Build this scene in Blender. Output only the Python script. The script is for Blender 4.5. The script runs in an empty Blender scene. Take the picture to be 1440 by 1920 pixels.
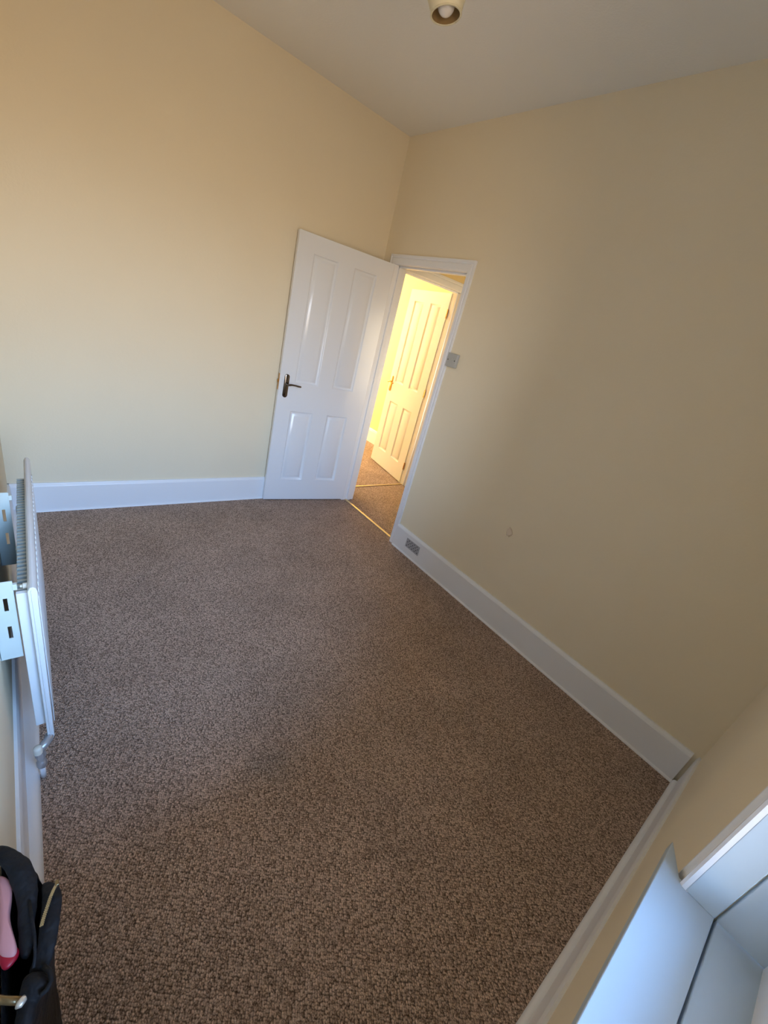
import bpy, bmesh, math, random
from mathutils import Vector, Matrix
S = bpy.context.scene
COL = S.collection

# ------------------------------------------------------------------ camera
CAM = Vector((0.0900, 0.1309, 1.5689))
RX = Vector((0.7680008603, -0.5927383576, 0.2425611632))
RD = Vector((-0.0811316952, -0.4657272848, -0.8812013075))
RF = Vector((0.6352891677, 0.6570839638, -0.4057688231))
cd = bpy.data.cameras.new('camera'); cam = bpy.data.objects.new('camera', cd); COL.objects.link(cam)
m = Matrix((RX, -RD, -RF)).transposed().to_4x4(); m.translation = CAM
cam.matrix_world = m
cd.sensor_fit = 'VERTICAL'; cd.sensor_height = 36.0; cd.lens = 763.6 / 1920 * 36.0
cd.clip_start = 0.01; cd.clip_end = 200
S.camera = cam

# ------------------------------------------------------------------ world: blue sky above, warm sunlit street below
w = bpy.data.worlds.new('world'); S.world = w; w.use_nodes = True
nt = w.node_tree; nt.nodes.clear()
tc = nt.nodes.new('ShaderNodeTexCoord'); sp = nt.nodes.new('ShaderNodeSeparateXYZ')
mr = nt.nodes.new('ShaderNodeMapRange'); mr.inputs[1].default_value = -1; mr.inputs[2].default_value = 1
cr = nt.nodes.new('ShaderNodeValToRGB'); bg = nt.nodes.new('ShaderNodeBackground'); wo = nt.nodes.new('ShaderNodeOutputWorld')
nt.links.new(tc.outputs['Generated'], sp.inputs[0]); nt.links.new(sp.outputs[2], mr.inputs[0]); nt.links.new(mr.outputs[0], cr.inputs[0])
nt.links.new(cr.outputs[0], bg.inputs[0]); nt.links.new(bg.outputs[0], wo.inputs[0])
el = cr.color_ramp.elements
el[0].position = 0.0; el[0].color = (0.18, 0.14, 0.10, 1)
el[1].position = 1.0; el[1].color = (0.22, 0.48, 1.0, 1)
for p_, c_ in ((0.40, (0.26, 0.20, 0.14, 1)), (0.495, (0.50, 0.40, 0.29, 1)), (0.56, (0.70, 0.76, 0.84, 1)), (0.66, (0.44, 0.70, 1.12, 1)), (0.80, (0.28, 0.56, 1.08, 1))):
    e = el.new(p_); e.color = c_
bg.inputs[1].default_value = 29.0

# area lights; those in the two rooms beyond the door are added, unseen
def area(name, loc, target, sx, sy, power, col, portal=False, spread=180):
    l = bpy.data.lights.new(name, 'AREA'); l.shape = 'RECTANGLE'; l.size = sx; l.size_y = sy; l.energy = power; l.color = col
    o = bpy.data.objects.new(name, l); COL.objects.link(o); o.location = loc
    o.rotation_euler = (Vector(target) - Vector(loc)).to_track_quat('-Z', 'Y').to_euler()
    l.spread = math.radians(spread)
    if portal: l.cycles.is_portal = True
    return o
area('window_portal', (0.485, -0.30, 1.55), (0.485, 1, 1.55), 0.95, 1.6, 1, (1, 1, 1), True)
def bulb_light(name, loc, power, col, r=0.06):
    l = bpy.data.lights.new(name, 'POINT'); l.energy = power; l.color = col; l.shadow_soft_size = r
    o = bpy.data.objects.new(name, l); COL.objects.link(o); o.location = loc
area('far_room_added_light', (2.95, 6.12, 1.45), (3.25, 3.6, 1.2), 1.2, 1.4, 92, (1.0, 0.82, 0.49))  # warm light added to brighten the far room, its source unseen
area('landing_added_light', (3.35, 0.68, 1.15), (3.2, 3.2, 1.1), 0.8, 1.0, 9, (1.0, 0.84, 0.58), spread=45)  # another added, unseen light, brightening the landing and second door casing

S.view_settings.view_transform = 'Standard'; S.view_settings.look = 'None'
S.view_settings.exposure = 0.0; S.view_settings.gamma = 1; S.view_settings.use_curve_mapping = False

# ------------------------------------------------------------------ room measures
W, L, H = 2.263, 3.130, 2.775        # right wall, back wall, ceiling
YN = -0.030                          # front (window) wall
T = 0.11                             # partition thickness
def XL(y): return -0.0175 - 0.0197 * (y + 0.03)   # the left wall runs slightly out of square
SK = 0.192

# ------------------------------------------------------------------ materials
def srgb(r, g, b):
    f = lambda c: (c / 255 / 12.92) if c / 255 <= 0.04045 else ((c / 255 + 0.055) / 1.055) ** 2.4
    return (f(r), f(g), f(b), 1)
def mat(name, col, rough=0.6, metal=0, bump=0, bscale=200, var=0, vscale=3, spec=0.5, **kw):
    m = bpy.data.materials.new(name); m.use_nodes = True; n = m.node_tree; b = n.nodes['Principled BSDF']
    b.inputs['Base Color'].default_value = col; b.inputs['Roughness'].default_value = rough; b.inputs['Metallic'].default_value = metal
    b.inputs['Specular IOR Level'].default_value = spec
    t = n.nodes.new('ShaderNodeTexCoord')
    if bump:
        no = n.nodes.new('ShaderNodeTexNoise'); no.inputs['Scale'].default_value = bscale; no.inputs['Detail'].default_value = 3
        bu = n.nodes.new('ShaderNodeBump'); bu.inputs['Strength'].default_value = bump; bu.inputs['Distance'].default_value = kw.get('bd', 0.002)
        n.links.new(t.outputs['Object'], no.inputs['Vector']); n.links.new(no.outputs[0], bu.inputs['Height']); n.links.new(bu.outputs[0], b.inputs['Normal'])
    if var:
        no = n.nodes.new('ShaderNodeTexNoise'); no.inputs['Scale'].default_value = vscale; no.inputs['Detail'].default_value = 4
        mx = n.nodes.new('ShaderNodeMix'); mx.data_type = 'RGBA'
        mx.inputs[6].default_value = col; mx.inputs[7].default_value = tuple(c * (1 - var) for c in col[:3]) + (1,)
        n.links.new(t.outputs['Object'], no.inputs['Vector']); n.links.new(no.outputs[0], mx.inputs[0]); n.links.new(mx.outputs[2], b.inputs['Base Color'])
    return m
M = {}
M['wall'] = mat('cream_paint', srgb(242, 229, 202), 0.75, bump=0.25, bscale=90, var=0.05, vscale=2.5, spec=0.25)
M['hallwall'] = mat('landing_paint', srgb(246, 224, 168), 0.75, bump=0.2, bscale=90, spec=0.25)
M['ceil'] = mat('ceiling_paint', srgb(244, 242, 236), 0.85, bump=0.3, bscale=110, spec=0.2)
M['gloss'] = mat('white_gloss', srgb(240, 241, 244), 0.38, bump=0.06, bscale=60, spec=0.45)
M['sill'] = mat('sill_gloss', srgb(184, 198, 208), 0.45, bump=0.05, bscale=40, spec=0.4)
M['door'] = mat('door_white', srgb(236, 238, 242), 0.24, spec=0.5)
M['door_satin'] = mat('door_satin', srgb(232, 230, 222), 0.62, spec=0.3)
M['chrome'] = mat('dark_chrome', srgb(120, 112, 106), 0.16, 1.0)
M['brass'] = mat('brass', srgb(200, 150, 80), 0.3, 1.0)
M['bar'] = mat('threshold_metal', srgb(225, 205, 160), 0.35, 0.8)
M['rad'] = mat('radiator_enamel', srgb(222, 224, 226), 0.35)
M['fin'] = mat('fin_steel', srgb(176, 182, 176), 0.5, 0.1)
M['bracket'] = mat('bracket_steel', srgb(200, 212, 210), 0.45, 0.1)
M['slot'] = mat('slot_black', srgb(22, 24, 30), 0.9)
M['valve'] = mat('valve_satin', srgb(190, 192, 196), 0.35, 0.6)
M['cap'] = mat('valve_cap', srgb(225, 220, 205), 0.5)
M['plastic'] = mat('white_plastic', srgb(182, 182, 178), 0.35)
M['vent'] = mat('vent_metal', srgb(176, 176, 182), 0.5, 0.05)
M['shade'] = mat('shade_cream', srgb(222, 213, 184), 0.6)
M['inner_shadow'] = mat('shade_inner_shadow', srgb(150, 122, 80), 0.8)  # tan puts the shadow inside the lampshade into the colour
M['bulb'] = mat('bulb_glass', srgb(225, 220, 215), 0.12)
M['cord'] = mat('white_cord', srgb(220, 215, 200), 0.5)
M['bag'] = mat('black_cloth', srgb(20, 21, 26), 0.7, bump=0.9, bscale=28, bd=0.012, spec=0.35)
M['lining'] = mat('bag_lining', srgb(14, 14, 18), 0.9)
M['gold'] = mat('gold_metal', srgb(150, 134, 104), 0.35, 1.0)
M['silver'] = mat('bright_clasp', srgb(245, 242, 232), 0.3, 0.6)
M['zip'] = mat('zip_metal', srgb(190, 180, 150), 0.35, 1.0)
M['pink'] = mat('pink_cloth', srgb(214, 150, 150), 0.6, bump=0.3, bscale=50)
M['red'] = mat('red_trim', srgb(176, 22, 50), 0.4)
M['patch'] = mat('filler', srgb(232, 214, 190), 0.9, bump=0.5, bscale=120)

def glass_mat():
    m = bpy.data.materials.new('window_glass'); m.use_nodes = True; n = m.node_tree; n.nodes.clear()
    o = n.nodes.new('ShaderNodeOutputMaterial'); t = n.nodes.new('ShaderNodeBsdfTransparent'); g = n.nodes.new('ShaderNodeBsdfGlossy'); x = n.nodes.new('ShaderNodeMixShader')
    f = n.nodes.new('ShaderNodeFresnel'); f.inputs[0].default_value = 1.45; g.inputs['Roughness'].default_value = 0.0
    n.links.new(f.outputs[0], x.inputs[0]); n.links.new(t.outputs[0], x.inputs[1]); n.links.new(g.outputs[0], x.inputs[2]); n.links.new(x.outputs[0], o.inputs[0]); return m
M['glass'] = glass_mat()

def carpet_mat():
    m = bpy.data.materials.new('loop_carpet'); m.use_nodes = True; n = m.node_tree; b = n.nodes['Principled BSDF']; lk = n.links.new
    N = n.nodes.new
    tc = N('ShaderNodeTexCoord'); mp = N('ShaderNodeMapping'); mp.inputs['Rotation'].default_value = (0, 0, math.radians(33.7)); mp.inputs['Scale'].default_value = (1.0, 0.85, 1)
    lk(tc.outputs['Object'], mp.inputs[0])
    # distort a little
    dn = N('ShaderNodeTexNoise'); dn.inputs['Scale'].default_value = 14; lk(mp.outputs[0], dn.inputs['Vector'])
    ad = N('ShaderNodeVectorMath'); ad.operation = 'MULTIPLY_ADD'; ad.inputs[1].default_value = (0.006, 0.006, 0); lk(dn.outputs['Color'], ad.inputs[0]); lk(mp.outputs[0], ad.inputs[2])
    v = N('ShaderNodeTexVoronoi'); v.voronoi_dimensions = '2D'; v.inputs['Scale'].default_value = 165; v.inputs['Randomness'].default_value = 0.62
    lk(ad.outputs[0], v.inputs['Vector'])
    # colour of each loop
    r1 = N('ShaderNodeValToRGB'); e = r1.color_ramp.elements
    e[0].color = srgb(115, 93, 79); e[1].color = srgb(244, 214, 193); r1.color_ramp.interpolation = 'LINEAR'
    md = e.__class__
    sc = N('ShaderNodeSeparateColor'); lk(v.outputs['Color'], sc.inputs[0])
    fn = N('ShaderNodeTexNoise'); fn.inputs['Scale'].default_value = 300; fn.inputs['Detail'].default_value = 2; lk(mp.outputs[0], fn.inputs['Vector'])
    av = N('ShaderNodeMath'); av.operation = 'MULTIPLY_ADD'; av.inputs[1].default_value = 0.55; lk(sc.outputs[0], av.inputs[0])
    f2 = N('ShaderNodeMath'); f2.operation = 'MULTIPLY_ADD'; f2.inputs[1].default_value = 2.2; f2.inputs[2].default_value = -0.87; lk(fn.outputs[0], f2.inputs[0]); lk(f2.outputs[0], av.inputs[2])
    lk(av.outputs[0], r1.inputs[0])
    # dark gaps between the loops
    gp = N('ShaderNodeMapRange'); gp.inputs[1].default_value = 0.35; gp.inputs[2].default_value = 0.75; gp.inputs[3].default_value = 0.0; gp.inputs[4].default_value = 0.8; lk(v.outputs['Distance'], gp.inputs[0])
    m1 = N('ShaderNodeMix'); m1.data_type = 'RGBA'; lk(gp.outputs[0], m1.inputs[0]); lk(r1.outputs[0], m1.inputs[6]); m1.inputs[7].default_value = srgb(58, 44, 36)
    # broad wear and one grey stain
    bn = N('ShaderNodeTexNoise'); bn.inputs['Scale'].default_value = 3.0; bn.inputs['Detail'].default_value = 4; lk(tc.outputs['Object'], bn.inputs['Vector'])
    br = N('ShaderNodeMapRange'); br.inputs[1].default_value = 0.3; br.inputs[2].default_value = 0.7; br.inputs[3].default_value = 0.88; br.inputs[4].default_value = 1.08; lk(bn.outputs[0], br.inputs[0])
    m2 = N('ShaderNodeMix'); m2.data_type = 'RGBA'; m2.blend_type = 'MULTIPLY'; m2.inputs[0].default_value = 1; lk(m1.outputs[2], m2.inputs[6]); lk(br.outputs[0], m2.inputs[7])
    ds = N('ShaderNodeVectorMath'); ds.operation = 'DISTANCE'; ds.inputs[1].default_value = (0.665, 0.945, 0)
    an = N('ShaderNodeVectorMath'); an.operation = 'MULTIPLY_ADD'; an.inputs[1].default_value = (0.12, 0.12, 0); an.inputs[2].default_value = (0, 0, 0)
    bn2 = N('ShaderNodeTexNoise'); bn2.inputs['Scale'].default_value = 9; lk(tc.outputs['Object'], bn2.inputs['Vector'])
    lk(bn2.outputs['Color'], an.inputs[0]); lk(tc.outputs['Object'], an.inputs[2]); 
    of = N('ShaderNodeVectorMath'); of.operation = 'SUBTRACT'; of.inputs[1].default_value = (0.06, 0.06, 0); lk(an.outputs[0], of.inputs[0]); lk(of.outputs[0], ds.inputs[0])
    sr = N('ShaderNodeMapRange'); sr.interpolation_type = 'SMOOTHSTEP'; sr.inputs[1].default_value = 0.03; sr.inputs[2].default_value = 0.13; sr.inputs[3].default_value = 0.5; sr.inputs[4].default_value = 0; lk(ds.outputs['Value'], sr.inputs[0])
    m3 = N('ShaderNodeMix'); m3.data_type = 'RGBA'; m3.blend_type = 'MULTIPLY'; lk(sr.outputs[0], m3.inputs[0]); lk(m2.outputs[2], m3.inputs[6]); m3.inputs[7].default_value = (0.56, 0.64, 0.70, 1)
    lk(m3.outputs[2], b.inputs['Base Color'])
    b.inputs['Roughness'].default_value = 0.95; b.inputs['Specular IOR Level'].default_value = 0.1
    hi = N('ShaderNodeMath'); hi.operation = 'MULTIPLY'; hi.inputs[1].default_value = -1; lk(v.outputs['Distance'], hi.inputs[0])
    h2 = N('ShaderNodeMath'); h2.operation = 'MULTIPLY_ADD'; h2.inputs[1].default_value = 0.5; lk(fn.outputs[0], h2.inputs[0]); lk(hi.outputs[0], h2.inputs[2])
    bu = N('ShaderNodeBump'); bu.inputs['Strength'].default_value = 0.85; bu.inputs['Distance'].default_value = 0.006; lk(h2.outputs[0], bu.inputs['Height']); lk(bu.outputs[0], b.inputs['Normal'])
    return m
M['carpet'] = carpet_mat()

# ------------------------------------------------------------------ helpers
def bx(bm, x0, x1, y0, y1, z0, z1):
    vs = [bm.verts.new((x, y, z)) for z in (z0, z1) for x, y in ((x0, y0), (x1, y0), (x1, y1), (x0, y1))]
    for f in ((3, 2, 1, 0), (4, 5, 6, 7), (0, 1, 5, 4), (1, 2, 6, 5), (2, 3, 7, 6), (3, 0, 4, 7)): bm.faces.new([vs[i] for i in f])
def prism(bm, poly, z0, z1):
    n = len(poly); a = [bm.verts.new((x, y, z0)) for x, y in poly]; b = [bm.verts.new((x, y, z1)) for x, y in poly]
    bm.faces.new(a[::-1]); bm.faces.new(b)
    for i in range(n): bm.faces.new((a[i], a[(i + 1) % n], b[(i + 1) % n], b[i]))
def loft(bm, rings, cap=True, closed=True):
    vr = [[bm.verts.new(p) for p in r] for r in rings]; n = len(rings[0])
    for a, b in zip(vr, vr[1:]):
        for i in range(n if closed else n - 1): bm.faces.new((a[i], a[(i + 1) % n], b[(i + 1) % n], b[i]))
    if cap and closed: bm.faces.new(vr[0][::-1]); bm.faces.new(vr[-1])
    return vr
def extrude_profile(bm, prof, a, b, out):
    """profile (distance out of the wall, height) swept from a to b (x, y); out = unit 2d normal"""
    ra = [(a[0] + out[0] * d, a[1] + out[1] * d, z) for d, z in prof]
    rb = [(b[0] + out[0] * d, b[1] + out[1] * d, z) for d, z in prof]
    loft(bm, [ra, rb])
def lathe(bm, prof, c, n=24, axis='z'):
    rings = []
    for r, h in prof:
        ring = []
        for i in range(n):
            t = 2 * math.pi * i / n; p = (r * math.cos(t), r * math.sin(t), h)
            if axis == 'x': p = (p[2], p[0], p[1])
            if axis == 'y': p = (p[1], p[2], p[0])
            ring.append((c[0] + p[0], c[1] + p[1], c[2] + p[2]))
        rings.append(ring)
    loft(bm, rings)
def tube(bm, pts, r, n=10):
    pts = [Vector(p) for p in pts]; rings = []; up = Vector((0, 0, 1))
    rr = r if isinstance(r, (list, tuple)) else [r] * len(pts)
    prev = None
    for i, p in enumerate(pts):
        d = (pts[min(i + 1, len(pts) - 1)] - pts[max(i - 1, 0)]).normalized()
        s = d.cross(up)
        if s.length < 0.05: s = d.cross(Vector((0, 1, 0)))
        s.normalize()
        if prev and s.dot(prev) < 0: s = -s
        prev = s; u = s.cross(d).normalized()
        rings.append([tuple(p + (s * math.cos(2 * math.pi * k / n) + u * math.sin(2 * math.pi * k / n)) * rr[i]) for k in range(n)])
    loft(bm, rings)
def obj(name, bm, m, parent=None, bevel=0, smooth=False, seg=2, ang=35):
    bmesh.ops.recalc_face_normals(bm, faces=bm.faces)
    me = bpy.data.meshes.new(name); bm.to_mesh(me); bm.free()
    o = bpy.data.objects.new(name, me); COL.objects.link(o)
    for mm in (m if isinstance(m, list) else [m]): me.materials.append(mm)
    if parent: o.parent = parent
    if bevel:
        b = o.modifiers.new('bevel', 'BEVEL'); b.width = bevel; b.segments = seg; b.limit_method = 'ANGLE'; b.angle_limit = math.radians(ang)
    if smooth or bevel:
        for p in me.polygons: p.use_smooth = True
        if not smooth or smooth == 'auto':
            try: me.set_sharp_from_angle(angle=math.radians(50))
            except Exception: pass
    return o
def tag(o, label=None, cat=None, group=None, kind=None):
    if label: o['label'] = label
    if cat: o['category'] = cat
    if group: o['group'] = group
    if kind: o['kind'] = kind
    return o
def empty(name, loc, rz=0, **k):
    o = bpy.data.objects.new(name, None); COL.objects.link(o); o.location = loc; o.rotation_euler = (0, 0, rz); o.empty_display_size = 0.1
    return tag(o, **k)
B = bmesh.new
def box_obj(name, d, m, parent=None, bevel=0):
    bm = B(); bx(bm, *d); return obj(name, bm, m, parent, bevel)
def struct(name, bm, m, label, cat, **k):
    return tag(obj(name, bm, m, **k), label, cat, kind='structure')

# ------------------------------------------------------------------ structure
DY0, DY1, DZ = 2.215, 2.978, 1.995        # door opening in the right wall
WX0, WX1, WZ0, WZ1 = 0.05, 0.92, 0.80, 2.30   # window opening
D2X0, D2X1, D2Z = 2.474, 3.252, 2.008     # doorway from landing to the room beyond
P2a, P2b = 3.175, 3.285                   # its partition
XR = 3.82                                 # right wall of the room beyond

bm = B(); prism(bm, [(-0.30, -0.30), (W + T / 2, -0.30), (W + T / 2, L + T), (-0.30, L + T)], -0.12, 0)
struct('floor', bm, M['carpet'], 'brown-grey loop-pile carpet covering the bedroom floor', 'carpet')
bm = B(); bx(bm, W + T / 2, XR + 0.1, 0.6, 3.232, -0.12, -0.001)
struct('floor_landing', bm, M['carpet'], 'warm-lit loop carpet on the landing outside the open door', 'carpet')
bm = B(); bx(bm, W + T / 2, XR + 0.1, 3.238, 6.3, -0.12, -0.001)
struct('floor_far_room', bm, M['carpet'], 'bright carpet of the room beyond the landing', 'carpet')
bm = B(); prism(bm, [(-0.30, -0.30), (W + T / 2, -0.30), (W + T / 2, L + T), (-0.30, L + T)], H, H + 0.12)
struct('ceiling', bm, M['ceil'], 'off-white matt ceiling over the bedroom', 'ceiling')
bm = B(); bx(bm, W + T / 2, XR + 0.1, 0.6, 6.3, H, H + 0.12)
struct('ceiling_landing', bm, M['ceil'], 'ceiling over the landing and the room beyond', 'ceiling')

bm = B(); bx(bm, XL(L) - 0.2, W + T, L, L + T, 0, H)
struct('wall_back', bm, M['wall'], 'cream painted back wall behind the open white door', 'wall')
bm = B()
bx(bm, W, W + T, YN - 0.27, DY0, 0, H); bx(bm, W, W + T, DY1, L, 0, H); bx(bm, W, W + T, DY0, DY1, DZ, H)
struct('wall_right', bm, M['wall'], 'cream painted right wall with the doorway and light switch', 'wall')
bm = B(); prism(bm, [(XL(YN - .27), YN - .27), (XL(L), L), (XL(L) - .2, L), (XL(YN) - .2, YN - .27)], 0, H)
struct('wall_left', bm, M['wall'], 'cream painted left wall behind the radiator', 'wall')
bm = B()
bx(bm, XL(YN), WX0 - .012, YN - .27, YN, 0, H); bx(bm, WX1 + .012, W, YN - .27, YN, 0, H)
bx(bm, WX0 - .012, WX1 + .012, YN - .27, YN, 0, WZ0 - .025); bx(bm, WX0 - .012, WX1 + .012, YN - .27, YN, WZ1 + .012, H)
struct('wall_front', bm, M['wall'], 'cream painted window wall at the lower right', 'wall')
# landing and far room
bm = B()
bx(bm, W + T, D2X0, P2a, P2b, 0, H); bx(bm, D2X1, XR, P2a, P2b, 0, H); bx(bm, D2X0, D2X1, P2a, P2b, D2Z, H)
struct('wall_landing', bm, M['hallwall'], 'cream wall around the second doorway across the landing', 'wall')
bm = B(); bx(bm, XR, XR + .1, 0.6, 6.3, 0, H); bx(bm, W + T, XR, 0.5, 0.6, 0, H)
struct('wall_landing_side', bm, M['hallwall'], 'cream wall of the room seen through both doorways', 'wall')
bm = B(); bx(bm, W - 0.3, XR + .1, 6.2, 6.3, 0, H); bx(bm, W - 0.1, W + .02, P2b, 6.2, 0, H); bx(bm, W, W+T, P2b-.05, P2b, 0, H)
struct('wall_far_room', bm, M['hallwall'], 'far walls of the room beyond the landing', 'wall')

# skirting boards ---------------------------------------------------
prof = [(0, 0), (0.020, 0), (0.020, SK - 0.020), (0.017, SK - 0.012), (0.013, SK - 0.006), (0.010, SK), (0, SK)]
bead = [(0.018, 0), (0.030, 0), (0.029, 0.006), (0.025, 0.010), (0.018, 0.011)]
def skirt(name, a, b, out, label, m='gloss', bd=True, pr=None):
    bm = B(); extrude_profile(bm, pr or prof, a, b, out)
    o = struct(name, bm, M[m], label, 'skirting board')
    if bd:
        bm = B(); extrude_profile(bm, bead, a, b, out); obj('floor_bead', bm, M['gloss'], o, smooth='auto')
    return o
skirt('baseboard_back', (XL(L), L), (W, L), (0, -1), 'white gloss skirting along the back wall left of the door')
skirt('baseboard_right', (W, 0.0), (W, 2.165), (-1, 0), 'white gloss skirting along the right wall with a vent in it')
oL = Vector((1, 0.0197)).normalized()
thin = [(0, 0), (0.013, 0), (0.013, SK - .02), (0.011, SK - .01), (0.008, SK), (0, SK)]
sl = skirt('baseboard_left', (XL(YN) + 0.0, YN), (XL(L), L), oL, 'white skirting along the left wall under the radiator', bd=False, pr=thin)
sf = skirt('baseboard_front', (XL(YN), YN), (W, YN), (0, 1), 'white skirting under the window wall', bd=False, pr=thin)
# floor strips in front of the thin skirtings: a flat-backed batten with a rounded top
def strip(pa, pb, qa, qb, parent):
    """front line pa-pb, back line qa-qb"""
    bm = B(); rings = []
    for p, q in ((pa, qa), (pb, qb)):
        r = []
        for k, z in ((0, 0), (0, .008), (.12, .016), (.35, .022), (.7, .025), (1, .025), (1, 0)):
            r.append((p[0] + (q[0] - p[0]) * k, p[1] + (q[1] - p[1]) * k, z))
        rings.append(r)
    loft(bm, rings); return obj('floor_strip', bm, M['gloss'], parent, smooth='auto')
strip((0.0, 0.0), (W - .02, 0.0), (0.0, YN + .012), (W - .02, YN + .012), sf)
strip((0.0, 0.0), (0.003, 1.27), (XL(0) + .012, 0.0), (XL(1.27) + .012, 1.27), sl)
strip((0.003, 1.27), (0.032, L - .02), (XL(1.27) + .012, 1.27), (XL(L) + .012, L - .02), sl)

# second room skirting
prof2 = [(0, 0), (0.020, 0), (0.020, SK - 0.03), (0.016, SK - 0.02), (0.016, SK - .012), (0.010, SK), (0, SK)]
skirt('baseboard_far_room', (XR, P2b), (XR, 6.2), (-1, 0), 'white skirting in the room seen through both doorways', bd=False, pr=prof2)
skirt('baseboard_landing', (XR, 1.0), (XR, P2a), (-1, 0), 'white skirting on the far side of the landing', bd=False, pr=prof2)

# ------------------------------------------------------------------ door frames
cas_prof = [(0, 0), (0.012, 0), (0.016, 0.004), (0.016, 0.030), (0.012, 0.034), (0.018, 0.040), (0.018, 0.050), (0.0, 0.050)]
def casing(bm, a0, a1, ztop, face, out, axis, wd=0.05, topw=0.062):
    """architrave round an opening a0..a1 (inner edges) on plane face; axis 'y' = opening runs along y"""
    def P(a, o, z): return (face + out * o, a, z) if axis == 'y' else (a, face + out * o, z)
    k = wd / 0.05; kt = topw / 0.05
    pts = cas_prof
    ra = [[P(a0 - w_ * k, d, 0) for d, w_ in pts], [P(a0 - w_ * k, d, ztop + w_ * kt) for d, w_ in pts],
          [P(a1 + w_ * k, d, ztop + w_ * kt) for d, w_ in pts], [P(a1 + w_ * k, d, 0) for d, w_ in pts]]
    loft(bm, ra)
t1 = empty('trim_1', (W, DY0, 0), label='white moulded door frame in the right wall around the open doorway', cat='door frame', kind='structure')
def child(name, bm, m, root, **k):
    o = obj(name, bm, m, None, **k)
    o.parent = root; o.matrix_parent_inverse = Matrix.Translation(root.location).inverted() if root.rotation_euler.z == 0 else (Matrix.Translation(root.location) @ Matrix.Rotation(root.rotation_euler.z, 4, 'Z')).inverted()
    return o
bm = B(); casing(bm, DY0, DY1 - .003, DZ - .003, W, -1, 'y'); child('architrave', bm, M['gloss'], t1)
bm = B(); casing(bm, DY0, DY1, DZ, W + T, 1, 'y'); child('architrave', bm, M['gloss'], t1)
bm = B()
bx(bm, W - .004, W + T + .004, DY0 - .02, DY0 + .005, 0, DZ); bx(bm, W - .004, W + T + .004, DY1 - .005, DY1 + .02, 0, DZ)
bx(bm, W - .004, W + T + .004, DY0 - .02, DY1 + .02, DZ - .005, DZ + .02)
child('lining', bm, M['gloss'], t1)
bm = B()
bx(bm, W + .040, W + .075, DY0 + .005, DY0 + .017, 0, DZ - .005); bx(bm, W + .040, W + .075, DY1 - .017, DY1 - .005, 0, DZ - .005)
bx(bm, W + .040, W + .075, DY0 + .005, DY1 - .005, DZ - .017, DZ - .005)
child('door_stop', bm, M['gloss'], t1, bevel=.002)
bm = B(); bx(bm, W + .022, W + .046, DY0 + .006, DY1 - .006, 0, .007)
tag(obj('trim_2', bm, M['bar'], bevel=.003), 'pale metal threshold bar on the floor of the open doorway', 'threshold', kind='structure')

t3 = empty('trim_3', (D2X0, P2a, 0), label='white door frame of the second doorway beyond the landing', cat='door frame', kind='structure')
bm = B(); casing(bm, D2X0, D2X1, D2Z, P2a, -1, 'x', .06, .07); child('architrave', bm, M['gloss'], t3)
bm = B(); casing(bm, D2X0, D2X1, D2Z, P2b, 1, 'x', .06, .07); child('architrave', bm, M['gloss'], t3)
bm = B()
bx(bm, D2X0 - .02, D2X0 + .004, P2a - .004, P2b + .004, 0, D2Z); bx(bm, D2X1 - .004, D2X1 + .02, P2a - .004, P2b + .004, 0, D2Z)
bx(bm, D2X0 - .02, D2X1 + .02, P2a - .004, P2b + .004, D2Z - .004, D2Z + .02)
child('lining', bm, M['gloss'], t3)
bm = B(); bx(bm, D2X1 - .016, D2X1 - .004, P2a + .03, P2a + .065, 0, D2Z); bx(bm, D2X0 + .004, D2X0 + .016, P2a + .03, P2a + .065, 0, D2Z); bx(bm, D2X0, D2X1, P2a + .03, P2a + .065, D2Z - .016, D2Z - .004)
child('door_stop', bm, M['gloss'], t3, bevel=.002)
bm = B(); bx(bm, D2X0 + .005, D2X1 - .005, 3.226, 3.246, 0, .006)
tag(obj('trim_4', bm, M['bar'], bevel=.002), 'thin metal threshold bar under the second doorway', 'threshold', kind='structure')

# ------------------------------------------------------------------ panelled doors
DW, DH, DT = 0.756, 1.981, 0.035
PANELS = [(0.130, 0.322, 0.998, 1.872), (0.446, 0.638, 0.998, 1.872), (0.130, 0.322, 0.187, 0.780), (0.446, 0.638, 0.187, 0.780)]
def leaf_bm():
    bm = B(); xs = [0, .130, .322, .446, .638, DW]; zs = [0, .187, .780, .998, 1.872, DH]
    holes = {(1, 1), (3, 1), (1, 3), (3, 3)}
    for y in (0, -DT):
        g = {(i, j): bm.verts.new((x, y, z)) for i, x in enumerate(xs) for j, z in enumerate(zs)}
        for i in range(5):
            for j in range(5):
                if (i, j) not in holes: bm.faces.new((g[i, j], g[i + 1, j], g[i + 1, j + 1], g[i, j + 1]))
        if y == 0: ga = g
    gb = g
    for i in range(5):
        for j in (0, 5): bm.faces.new((ga[i, j], ga[i + 1, j], gb[i + 1, j], gb[i, j]))
    for j in range(5):
        for i in (0, 5): bm.faces.new((ga[i, j], ga[i, j + 1], gb[i, j + 1], gb[i, j]))
    return bm
def panel_bm(x0, x1, z0, z1):
    bm = B(); offs = [(-.0003, 0.0004), (.003, -.0010), (.006, -.0070), (.009, -.0100), (.016, -.0125), (.021, -.0125), (.025, -.0100), (.036, -.0030), (.042, -.0012)]
    for s, base in ((1, 0), (-1, -DT)):
        rings = [[(x0 + o, base + s * d, z0 + o), (x1 - o, base + s * d, z0 + o), (x1 - o, base + s * d, z1 - o), (x0 + o, base + s * d, z1 - o)] for o, d in offs]
        vr = loft(bm, rings, cap=False); bm.faces.new(vr[-1])
    return bm
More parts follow.
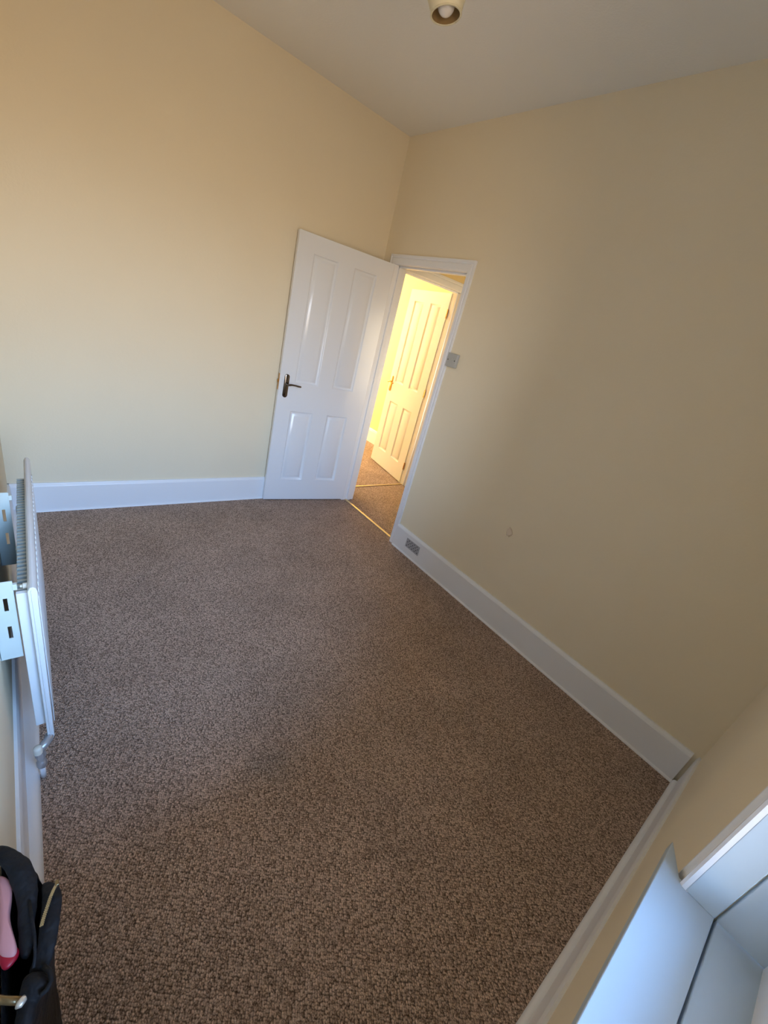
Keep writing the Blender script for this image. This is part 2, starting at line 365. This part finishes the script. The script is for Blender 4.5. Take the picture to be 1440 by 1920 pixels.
def handle(root, u, z, side, m, back=False):
    """long-plate lever handle; side = +1 front (local +y), -1 back; lever points to the hinge"""
    y0 = 0 if side > 0 else -DT
    s = side
    bm = B(); ring = []
    hw, z0, z1 = .019, z - .105, z + .070
    prof = []
    for i in range(13): t = math.pi * i / 12; prof.append((u + hw * math.cos(t), z1 - hw + hw * 1.0 * math.sin(t)))
    for i in range(13): t = math.pi + math.pi * i / 12; prof.append((u + hw * math.cos(t), z0 + hw + hw * math.sin(t)))
    a = [(x, y0, zz) for x, zz in prof]; b = [(x, y0 + s * .006, zz) for x, zz in prof]
    c = [(u + (x - u) * .72, y0 + s * .009, z - .0175 + (zz - z + .0175) * .95) for x, zz in prof]
    loft(bm, [a, b, c]); h = obj('handle', bm, m, root, smooth='auto')
    pr = .024 if back else .048
    bm = B(); lathe(bm, [(.011, 0), (.011, .012), (.008, .02), (.008, pr)], (0, 0, 0), 14, 'y')
    for v in bm.verts: v.co = Vector((v.co.x + u, y0 + s * (v.co.y + .006), v.co.z + z))
    obj('lever_neck', bm, m, h, smooth='auto')
    y1 = y0 + s * pr
    bm = B(); tube(bm, [(u + .006, y1, z), (u - .004, y1 + s * .0015, z), (u - .03, y1 + s * .002, z + .004), (u - .06, y1, z + .003), (u - .085, y1 - s * .004, z - .001), (u - .103, y1 - s * .008, z - .003), (u - .108, y1 - s * .009, z - .003)],
                  [.007, .0085, .0065, .0062, .0068, .0065, .003], 10)
    obj('lever', bm, m, h, smooth=True)
    for zz in (z1 - .016, z0 + .014):
        bm = B(); lathe(bm, [(.0035, 0), (.0035, .0005), (.002, .0016)], (0, 0, 0), 10, 'y')
        for v in bm.verts: v.co = Vector((v.co.x + u, y0 + s * (v.co.y + .0088), v.co.z + zz))
        obj('screw', bm, m, h)
def make_door(name, hx, hy, ang, label, hm, hinge_m, clear=.008, dm='door'):
    r = empty(name, (hx, hy, clear), ang, label=label, cat='door', kind='structure')
    lf = obj('leaf', leaf_bm(), M[dm], r, bevel=.0015)
    for p in PANELS: obj('panel', panel_bm(*p), M[dm], lf, smooth='auto')
    handle(r, .702, .985, 1, hm)
    handle(r, .702, .985, -1, hm, back=(name == 'door_1'))
    bm = B(); bx(bm, DW - .001, DW + .002, -.027, -.008, .93, 1.05); lp = obj('latch_plate', bm, hinge_m, r)
    bm = B(); bx(bm, DW + .001, DW + .010, -.023, -.012, .985, 1.005); obj('latch_bolt', bm, hinge_m, lp, bevel=.002)
    hy_ = -DT - .001 if name == 'door_1' else 0.003
    for z in (.20, 1.02, 1.80):
        bm = B(); lathe(bm, [(.0045, -.042), (.0058, -.040), (.0058, .040), (.0045, .042)], (-.006, hy_, z), 12); 
        bx(bm, -.004, -.0005, hy_ - (.0 if name == 'door_1' else .030), hy_ + (.030 if name == 'door_1' else 0), z - .038, z + .038)
        obj('hinge', bm, hinge_m, r)
    return r
a1 = math.atan2(3.071 - 2.972, 1.510 - 2.262)
make_door('door_1', 2.262, 2.972, a1, 'white four-panel door standing open against the back wall', M['chrome'], M['brass'])
a2 = math.atan2(3.99 - 3.279, 3.363 - 3.244)
make_door('door_2', 3.240, 3.279, a2, 'white four-panel door standing open beyond the landing', M['brass'], M['brass'], dm='door_satin')

# ------------------------------------------------------------------ window in the front wall
wn = empty('window_1', (WX0, YN, WZ0), label='white painted sash window with a deep sill at the lower right', cat='window', kind='structure')
ZS = WZ0
# sill board with a splayed horn
bm = B()
yb, yf = -0.073, 0.017
poly = [(WX0, yb), (WX1 + .01, yb), (WX1 + .01, YN), (0.934, YN), (0.934, -0.013), (0.997, yf), (WX0 - .077, yf), (WX0 - .03, -.014), (WX0 - .03, YN), (WX0, YN)]
poly = [(max(x, XL(y) + .001), y) for x, y in poly]
prism(bm, poly, ZS - .028, ZS); child('sill', bm, M['sill'], wn, bevel=.005, seg=3)
bm = B(); bx(bm, WX0, WX1 + .01, -0.20, yb - .004, ZS - .03, ZS - .0035); child('inner_sill', bm, M['sill'], wn, bevel=.002)
# reveal linings: front board and, behind a dark joint, the box behind it
for x0, x1 in ((WX1, WX1 + .02), (WX0 - .02, WX0)):
    bm = B(); bx(bm, x0, x1, yb, YN + .004, ZS, WZ1 + .02); child('side_lining', bm, M['sill'], wn, bevel=.0015)
    bm = B(); s = .004 if x0 == WX1 else -.004
    bx(bm, x0 + s, x1 + s, -0.22, yb - .004, ZS - .004, WZ1 + .02); child('side_lining', bm, M['sill'], wn, bevel=.0015)
bm = B(); bx(bm, WX0 - .02, WX1 + .02, -0.22, YN + .004, WZ1 - .001, WZ1 + .02); child('head_lining', bm, M['sill'], wn)
# architrave round the window (mitred, moulded)
wc = [(0, 0), (.010, .001), (.014, .004), (.011, .008), (.011, .026), (.014, .029), (.010, .034), (.017, .040), (.017, .046), (.011, .052), (0, .055)]
bm = B(); P = lambda x, d, z: (x, YN + d, z)
lx = XL(0)
rr = [[P(max(WX0 - w_, lx), d, ZS - .05) for d, w_ in wc], [P(max(WX0 - w_, lx), d, WZ1 + w_) for d, w_ in wc], [P(WX1 + w_, d, WZ1 + w_) for d, w_ in wc], [P(WX1 + w_, d, ZS - .05) for d, w_ in wc]]
loft(bm, rr); child('architrave', bm, M['gloss'], wn)
# sashes
def sash(y0, z0, z1, bot, top):
    bm = B(); t = .035; st = .045
    bx(bm, WX0 + .004, WX0 + st, y0 - t, y0, z0, z1); bx(bm, WX1 - st, WX1 + .001, y0 - t, y0, z0, z1)
    bx(bm, WX0 + st, WX1 - st, y0 - t, y0, z0, z0 + bot); bx(bm, WX0 + st, WX1 - st, y0 - t, y0, z1 - top, z1)
    s = child('sash', bm, M['gloss'], wn)
    bm = B(); bx(bm, WX0 + st - .003, WX1 - st + .003, y0 - t * .6, y0 - t * .6 + .004, z0 + bot - .003, z1 - top + .003)
    g = child('pane', bm, M['glass'], wn); return s
sash(-.145, ZS - .004, 1.565, .075, .035)
sash(-.183, 1.535, WZ1, .035, .05)
bm = B(); bx(bm, WX0 - .02, WX1 + .02, -.32, -.19, ZS - .06, ZS - .02); child('outer_sill', bm, M['gloss'], wn)

# ------------------------------------------------------------------ radiator on the left wall
RY0, RY1, RZ0, RZ1 = 1.290, 2.200, 0.120, 0.735
rad = empty('radiator', (0.04, RY0, RZ0), label='white enamelled panel radiator with exposed fins on the left wall', cat='radiator')
bm = B()
# pressed front panel: rounded section with vertical flutes
prof_r = [(0.034, RZ0), (0.046, RZ0 + .006), (0.050, RZ0 + .02), (0.0525, RZ1 - .05), (0.0535, RZ1 - .018), (0.051, RZ1 - .006), (0.045, RZ1), (0.038, RZ1 - .002), (0.033, RZ1 - .012), (0.033, RZ0 + .01)]
loft(bm, [[(x, RY0, z) for x, z in prof_r], [(x, RY0 + .006, z) for x, z in prof_r], [(x, RY1 - .006, z) for x, z in prof_r], [(x, RY1, z) for x, z in prof_r]])
child('front_panel', bm, M['rad'], rad, bevel=.002)
bm = B(); bx(bm, .0395, .0425, RY0 - .0025, RY0 + .002, RZ0 + .004, RZ1 - .008); child('seam_weld', bm, M['rad'], rad, bevel=.001)
bm = B(); n = 26
for i in range(n):
    y = RY0 + .05 + i * (RY1 - RY0 - .10) / (n - 1); bx(bm, .0515, .0545, y - .009, y + .009, RZ0 + .04, RZ1 - .06)
child('pressed_flutes', bm, M['rad'], rad, bevel=.0025)
# folded convector sheet
bm = B(); FY0, FY1 = RY0 + .050, 2.06; n = 36
for i in range(n):
    y = FY0 + i * (FY1 - FY0) / (n - 1)
    bx(bm, .010, .033, y - .0042, y + .0042, .19, .700)
    if i < n - 1:
        xx = .010 if i % 2 else .0318
        bx(bm, xx, xx + .0012, y, y + (FY1 - FY0) / (n - 1), .19, .700)
tag(child('convector_fins', bm, M['fin'], rad), kind='stuff')
bm = B(); bx(bm, .0085, .033, RY0 + .022, RY0 + .036, .185, .705); child('end_plate', bm, M['rad'], rad, bevel=.0015)
for y in (RY0 + .33, RY1 - .30):
    bm = B(); bx(bm, .004, .0095, y - .012, y + .012, .28, .66); child('hanging_lug', bm, M['bracket'], rad, bevel=.001)
# bleed screw at the top near corner
bm = B(); lathe(bm, [(.006, 0), (.008, .002), (.008, .010), (.004, .012), (.004, .016)], (0, 0, 0), 12, 'x')
for v in bm.verts: v.co = Vector((.034 - v.co.x, v.co.y + RY0 + .045, v.co.z + RZ1 - .022))
tag(child('bleed_valve', bm, M['cap'], rad, smooth='auto'))
# valve, cap and tail pipe at the bottom near corner
vy, vx = RY0 - .028, .012
bm = B(); tube(bm, [(.038, RY0 + .01, .142), (.034, RY0 - .008, .142), (.024, RY0 - .020, .140), (vx, vy, .132), (vx, vy, .122)], [.012, .0125, .0125, .012, .011], 14)
va = child('valve', bm, M['valve'], rad, smooth=True)
bm = B(); lathe(bm, [(.011, .052), (.0135, .055), (.0135, .078), (.011, .080), (.011, .098), (.014, .100), (.014, .116), (.012, .122)], (vx, vy, 0), 6)
child('compression_nut', bm, M['valve'], va, smooth='auto')
bm = B(); lathe(bm, [(.0115, 0), (.0118, .018), (.0105, .025), (.006, .028)], (vx - .004, vy - .006, .128), 16); child('valve_cap', bm, M['cap'], va, smooth='auto')
bm = B(); tube(bm, [(vx, vy, .06), (vx, vy, .03), (vx, vy, .0)], .0078, 12); child('tail_pipe', bm, M['gloss'], rad, smooth=True)

def wall_bracket(y, z0, z1, label, slots, x1=0.0045):
    xw = XL(y)
    r = empty('wall_bracket', (xw, y, z0), label=label, cat='bracket', group='radiator wall brackets')
    bm = B(); bx(bm, xw, xw + .003, y, y + .04, z0, z1); child('wall_plate', bm, M['bracket'], r, bevel=.0008)
    # slotted flange standing out from the wall, with real openings
    bm = B(); xs = [xw, xw + (x1 - xw) * .52, xw + (x1 - xw) * .70, x1]
    zc = [z0]
    for a, b in slots: zc += [z0 + a * (z1 - z0), z0 + b * (z1 - z0)]
    zc.append(z1)
    for i in range(3):
        for j in range(len(zc) - 1):
            if i == 1 and j % 2 == 1: continue
            bx(bm, xs[i], xs[i + 1], y, y + .0025, zc[j], zc[j + 1])
    bmesh.ops.remove_doubles(bm, verts=bm.verts, dist=1e-5)
    child('slotted_flange', bm, M['bracket'], r)
    bm = B(); bx(bm, x1 - .002, x1 + .008, y - .001, y + .010, z1 - .03, z1 - .012); child('hook', bm, M['bracket'], r, bevel=.001)
    for z in (z0 + .05, z1 - .05):
        bm = B(); lathe(bm, [(.005, .003), (.004, .0055), (0.001, .006)], (xw, y + .02, z), 10, 'x'); child('screw', bm, M['valve'], r)
    return r
wall_bracket(1.325, .475, .740, 'slotted pale metal bracket between wall and near end of radiator', [(.28, .44), (.64, .80)])
wall_bracket(1.850, .450, .745, 'slotted metal wall bracket behind the far half of the radiator', [(.30, .46), (.62, .78)], x1=-.008)

# ------------------------------------------------------------------ light switch
sw = empty('light_switch', (W, 2.115, 1.468), label='white square surface-mounted light switch beside the door frame', cat='light switch')
sy, sz = 2.117, 1.468
bm = B(); bx(bm, W - .018, W, sy - .043, sy + .043, sz - .043, sz + .043); child('back_box', bm, M['plastic'], sw, bevel=.004)
bm = B(); bx(bm, W - .026, W - .018, sy - .0435, sy + .0435, sz - .0435, sz + .0435); child('face_plate', bm, M['plastic'], sw, bevel=.005)
bm = B(); bx(bm, W - .0285, W - .026, sy - .010, sy + .010, sz - .016, sz + .016)
for v in bm.verts:
    if v.co.z > sz and v.co.x < W - .027: v.co.x -= .003
child('rocker', bm, M['plastic'], sw, bevel=.001)
for dy in (-.030, .030):
    bm = B(); lathe(bm, [(.0038, 0), (.0038, -.0012), (.0015, -.002)], (W - .026, sy + dy, sz), 12, 'x'); child('screw', bm, M['chrome'], sw)

# ------------------------------------------------------------------ vent in the right skirting
vt = empty('air_vent', (W - .02, 1.95, .105), label='small grey metal vent set in the right skirting near the door', cat='vent')
vx0 = W - .020; vy0, vy1, vz0, vz1 = 1.874, 2.024, .068, .142
bm = B(); bx(bm, vx0 - .0030, vx0, vy0, vy1, vz0, vz0 + .006); bx(bm, vx0 - .003, vx0, vy0, vy1, vz1 - .006, vz1)
bx(bm, vx0 - .003, vx0, vy0, vy0 + .007, vz0 + .006, vz1 - .006); bx(bm, vx0 - .003, vx0, vy1 - .007, vy1, vz0 + .006, vz1 - .006)
child('frame', bm, M['vent'], vt)
bm = B(); bx(bm, vx0 - .0004, vx0 + .001, vy0 + .006, vy1 - .006, vz0 + .005, vz1 - .005); child('duct_back', bm, M['slot'], vt)
bm = B(); nY, nZ = 9, 4; cy = (vy1 - vy0 - .014) / nY; cz = (vz1 - vz0 - .012) / nZ
for i in range(nY + 1): y = vy0 + .007 + i * cy; bx(bm, vx0 - .0022, vx0 - .0006, y - .0032, y + .0032, vz0 + .005, vz1 - .005)
for j in range(nZ + 1): z = vz0 + .006 + j * cz; bx(bm, vx0 - .0024, vx0 - .0006, vy0 + .006, vy1 - .006, z - .0032, z + .0032)
for i in range(nY):
    for j in range(nZ):
        y = vy0 + .007 + (i + .5) * cy; z = vz0 + .006 + (j + .5) * cz
        if (i + j) % 2: lathe(bm, [(.0045, 0), (.0045, .001)], (vx0 - .0016, y, z), 6, 'x')
child('grille', bm, M['vent'], vt)

# filled hole on the right wall
bm = B(); rnd = random.Random(4); ring = []
cy, cz = 1.262, .632
pts = [(cy + math.cos(t) * (.022 + rnd.uniform(-.005, .005)), cz + math.sin(t) * (.030 + rnd.uniform(-.006, .006))) for t in [i * math.pi / 8 for i in range(16)]]
loft(bm, [[(W + .001, y, z) for y, z in pts], [(W - .0006, y, z) for y, z in pts], [(W - .0012, cy + (y - cy) * .6, cz + (z - cz) * .6) for y, z in pts]])
tag(obj('filler_patch', bm, M['patch'], smooth=True), 'faint patch of filler on the lower right wall', 'wall patch')

# ------------------------------------------------------------------ pendant lamp
lx_, ly_, lz = 1.1165, 1.5001, 2.420
LAMP_TILT = -14
pl = empty('pendant_lamp', (lx_, ly_, H), label='cream bell-shaped pendant lampshade hanging from the ceiling', cat='lamp')
bm = B(); outer = [(.044, 0), (.047, .010), (.053, .028), (.064, .055), (.082, .090), (.104, .125), (.128, .155), (.140, .168)]
prof_l = outer + [(r - .003, h) for r, h in outer[::-1]]
rings = []
for r, h in prof_l + [prof_l[0]]:
    rings.append([(lx_ + r * math.cos(2 * math.pi * i / 48), ly_ + r * math.sin(2 * math.pi * i / 48), lz + h) for i in range(48)])
loft(bm, rings, cap=False); bmesh.ops.remove_doubles(bm, verts=bm.verts, dist=1e-6)
sh = child('lampshade', bm, M['shade'], pl, smooth=True)
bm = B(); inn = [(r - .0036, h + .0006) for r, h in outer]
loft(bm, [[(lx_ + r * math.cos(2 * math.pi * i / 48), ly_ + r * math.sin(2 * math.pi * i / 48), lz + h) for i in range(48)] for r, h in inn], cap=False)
child('shade_inside_shadow', bm, M['inner_shadow'], pl, smooth=True)  # inner skin of the shade, coloured darker as its shadow
bm = B(); tube(bm, [(lx_ + .0455 * math.cos(t), ly_ + .0455 * math.sin(t), lz + .001) for t in [2 * math.pi * i / 32 for i in range(33)]], .0016, 6)
child('rim_wire', bm, M['shade'], pl, smooth=True)
bm = B(); bp = [(.001, 0)] + [(.026 * math.sin(t), .026 - .026 * math.cos(t)) for t in [math.pi * i / 12 for i in range(1, 10)]] + [(.013, .055), (.013, .066)]
lathe(bm, bp, (lx_, ly_, lz - .003), 24); child('bulb', bm, M['bulb'], pl, smooth=True)
bm = B(); lathe(bm, [(.013, .060), (.015, .080), (.019, .090), (.019, .125), (.012, .140), (.006, .146)], (lx_, ly_, lz), 20); child('lamp_holder', bm, M['plastic'], pl, smooth='auto')
bm = B()
for k in range(3):
    t = 2 * math.pi * k / 3 + .5; tube(bm, [(lx_ + .017 * math.cos(t), ly_ + .017 * math.sin(t), lz + .124), (lx_ + .10 * math.cos(t), ly_ + .10 * math.sin(t), lz + .123)], .0014, 6)
child('shade_spider', bm, M['cord'], pl)
# the shade hangs askew: tip shade, bulb and holder together about the opening
tilt = Matrix.Translation((lx_, ly_, lz)) @ Matrix.Rotation(math.radians(LAMP_TILT), 4, RF) @ Matrix.Translation((-lx_, -ly_, -lz))
for c in list(pl.children): c.data.transform(tilt)
tp = tilt @ Vector((lx_, ly_, lz + .14)); lx_, ly_ = tp.x, tp.y
bm = B(); tube(bm, [(lx_, ly_, tp.z), (lx_, ly_, H - .02)], .0032, 8); child('cord', bm, M['cord'], pl)
bm = B(); lathe(bm, [(.008, -.034), (.02, -.028), (.042, -.014), (.046, 0)], (lx_, ly_, H), 28); child('ceiling_rose', bm, M['plastic'], pl, smooth='auto')

# ------------------------------------------------------------------ handbag by the left wall
f = 763.607
def at(px, py, z):
    d = RX * ((px - 720) / f) + RD * ((py - 960) / f) + RF
    t = (z - CAM.z) / d.z; return CAM + d * t
ZB = 0.54
bag = empty('handbag', (0.02, 0.62, 0), label='open black cloth bag with a metal zip at the lower left corner', cat='bag')
out = [(-30, 1592), (0, 1587), (28, 1592), (50, 1612), (68, 1632), (74, 1652), (90, 1662), (102, 1700), (100, 1750), (90, 1795), (82, 1835), (70, 1868), (62, 1900), (48, 1935), (20, 1965), (-20, 1985), (-70, 1985), (-110, 1930), (-120, 1800), (-90, 1660)]
rim = []
for px, py in out:
    p = at(px, py, ZB); x = max(p.x, XL(p.y) + .006); rim.append(Vector((x, p.y, ZB)))
cx_ = sum(p.x for p in rim) / len(rim); cy_ = sum(p.y for p in rim) / len(rim)
def scaled(k, ky, z, dx=0, wob=0, seed=0):
    r = random.Random(seed); o = []
    for i, p in enumerate(rim):
        x = cx_ + (p.x - cx_) * k + dx + r.uniform(-wob, wob); y = cy_ + (p.y - cy_) * ky + r.uniform(-wob, wob)
        o.append((max(x, XL(y) + .005 + (i % 3) * .0005), y, z + r.uniform(-wob, wob) * .5))
    return o
bm = B()
rings = [scaled(.30, .70, .004, -.008), scaled(.62, .88, .004, -.006), scaled(.70, .94, .03, -.006, .002, 1), scaled(.74, .98, .12, -.005, .004, 2), scaled(.78, .98, .34, -.003, .004, 3), scaled(.88, .97, .46, -.002, .003, 4), scaled(.98, 1, .525, 0, .001, 5),
         scaled(1.0, 1.0, .54), scaled(.93, .97, .538), scaled(.82, .93, .52), scaled(.70, .88, .45, 0, .003, 6), scaled(.62, .84, .32, 0, .003, 7), scaled(.5, .8, .15)]
vr = loft(bm, rings, cap=False); bm.faces.new(vr[0][::-1]); bm.faces.new(vr[-1])
o = child('body', bm, M['bag'], bag, smooth=True)
ss = o.modifiers.new('sub', 'SUBSURF'); ss.levels = 2; ss.render_levels = 3
wrinkle = bpy.data.textures.new('wrinkle', 'CLOUDS'); wrinkle.noise_scale = 0.035
def crease(o, k=.006):
    d = o.modifiers.new('crease', 'DISPLACE'); d.texture = wrinkle; d.strength = k; d.texture_coords = 'GLOBAL'
crease(o)
# zipped flap folded outward on the carpet side
def ribbon(pts, wid, th, z, name, m, parent=bag, lift=0):
    """soft flap: pts are (left px, right px, py) rows unprojected to height z"""
    bm = B(); rings = []
    for i, (a, b, py, zz) in enumerate(pts):
        A = at(a, py, zz); Bp = at(b, py, zz); mid = (A + Bp) / 2; mid.z += lift
        mid2 = mid.copy(); mid2.z -= th * 2
        rings.append([tuple(A), tuple(mid), tuple(Bp), tuple(Bp - Vector((0, 0, th))), tuple(mid2), tuple(A - Vector((0, 0, th)))])
    loft(bm, rings); o = child(name, bm, m, parent, smooth=True)
    s = o.modifiers.new('sub', 'SUBSURF'); s.levels = 2; s.render_levels = 3; crease(o, .007); return o
ribbon([(78, 108, 1652, 0.5500), (77, 116, 1664, 0.5550), (78, 115, 1690, 0.5600), (74, 112, 1720, 0.5600), (72, 108, 1750, 0.5600), (68, 101, 1780, 0.5550), (58, 92, 1808, 0.5500), (48, 82, 1830, 0.5450)], 0, .006, 0.5500, 'zip_flap', M['bag'], lift=.006)
ribbon([(-20, 25, 1584, 0.5500), (-15, 52, 1606, 0.5600), (5, 68, 1630, 0.5650), (22, 74, 1655, 0.5600), (28, 70, 1690, 0.5550), (32, 66, 1730, 0.5500), (36, 62, 1770, 0.5450), (34, 56, 1800, 0.5400)], 0, .008, 0.5500, 'inner_flap', M['bag'], lift=.008)
ribbon([(52, 84, 1822, 0.5500), (42, 96, 1832, 0.5600), (38, 92, 1848, 0.5600), (32, 78, 1866, 0.5550), (28, 66, 1882, 0.5500), (26, 66, 1905, 0.5500), (22, 60, 1935, 0.5400)], 0, .010, 0.5500, 'lower_fold', M['bag'], lift=.010)
bm = B()  # zip teeth
z_ = [at(107, 1657, 0.5670), at(101, 1668, 0.5700), at(95, 1682, 0.5720), at(89, 1700, 0.5720), at(83, 1718, 0.5720), at(78, 1736, 0.5700)]
def interp(P, t):
    k = t * (len(P) - 1); i = min(int(k), len(P) - 2); return P[i].lerp(P[i + 1], k - i)
for k in range(24):
    p = interp(z_, k / 23); bx(bm, p.x - .0026, p.x + .0026, p.y - .0010, p.y + .0010, p.z - .0012, p.z + .0016)
tag(child('zip', bm, M['zip'], bag), 'gold-coloured metal zip')
bm = B(); p = z_[0]; bx(bm, p.x - .003, p.x + .003, p.y - .004, p.y + .005, p.z - .001, p.z + .004); child('zip_pull', bm, M['gold'], bag, bevel=.001)
bm = B(); tube(bm, [at(px, py, zz) for px, py, zz in ((55, 1690, 0.5620), (60, 1720, 0.5660), (65, 1755, 0.5670), (66, 1790, 0.5640), (63, 1815, 0.5600))], .0022, 8); child('piping', bm, M['bag'], bag, smooth=True)
bm = B(); tube(bm, [at(px, py, zz) for px, py, zz in ((82, 1812, 0.5600), (94, 1822, 0.5650), (97, 1838, 0.5650), (88, 1856, 0.5650), (74, 1868, 0.5650))], .0035, 8); child('strap', bm, M['bag'], bag, smooth=True)
bm = B(); tube(bm, [at(px, py, 0.5720) for px, py in ((-30, 1874), (-5, 1874), (18, 1876), (38, 1877))], [.005, .005, .005, .0052], 12); child('metal_bar', bm, M['gold'], bag, smooth=True)
bm = B(); a = at(38, 1877, 0.5750); tube(bm, [at(30, 1890, 0.5740), at(36, 1884, 0.5770), at(43, 1875, 0.5750), at(44, 1870, 0.5700)], [.002, .0055, .005, .003], 10); child('clasp', bm, M['silver'], bag, smooth=True)
# pink pouch lying in the open bag
po = empty('pouch', tuple(at(0, 1740, 0.5200)), label='pink pouch with red edging inside the open black bag', cat='pouch')
def blob(outline, z, h, name, m, root):
    c = sum((at(x, y, z) for x, y in outline), Vector()) / len(outline)
    rim_ = [at(x, y, z) for x, y in outline]
    rim_ = [Vector((max(p.x, XL(p.y) + .004), p.y, p.z)) for p in rim_]
    bm = B(); rg = []
    for k, dz in ((0.5700, -h), (.85, -h * .7), (1, 0), (.9, h * .5), (.6, h * .8), (.2, h * .9)):
        rg.append([tuple(c + (p - c) * k + Vector((0, 0, dz))) for p in rim_])
    loft(bm, rg); o = child(name, bm, m, root, smooth=True); s = o.modifiers.new('sub', 'SUBSURF'); s.levels = 1; s.render_levels = 2
blob([(-16, 1648), (0, 1638), (16, 1644), (24, 1660), (23, 1685), (17, 1712), (22, 1740), (30, 1765), (35, 1785), (28, 1800), (10, 1802), (-8, 1798), (-18, 1780)], 0.5450, .012, 'pouch_body', M['pink'], po)
blob([(-14, 1792), (2, 1796), (20, 1790), (34, 1770), (40, 1787), (28, 1806), (8, 1826), (-8, 1815)], 0.5410, .007, 'red_edging', M['red'], po)
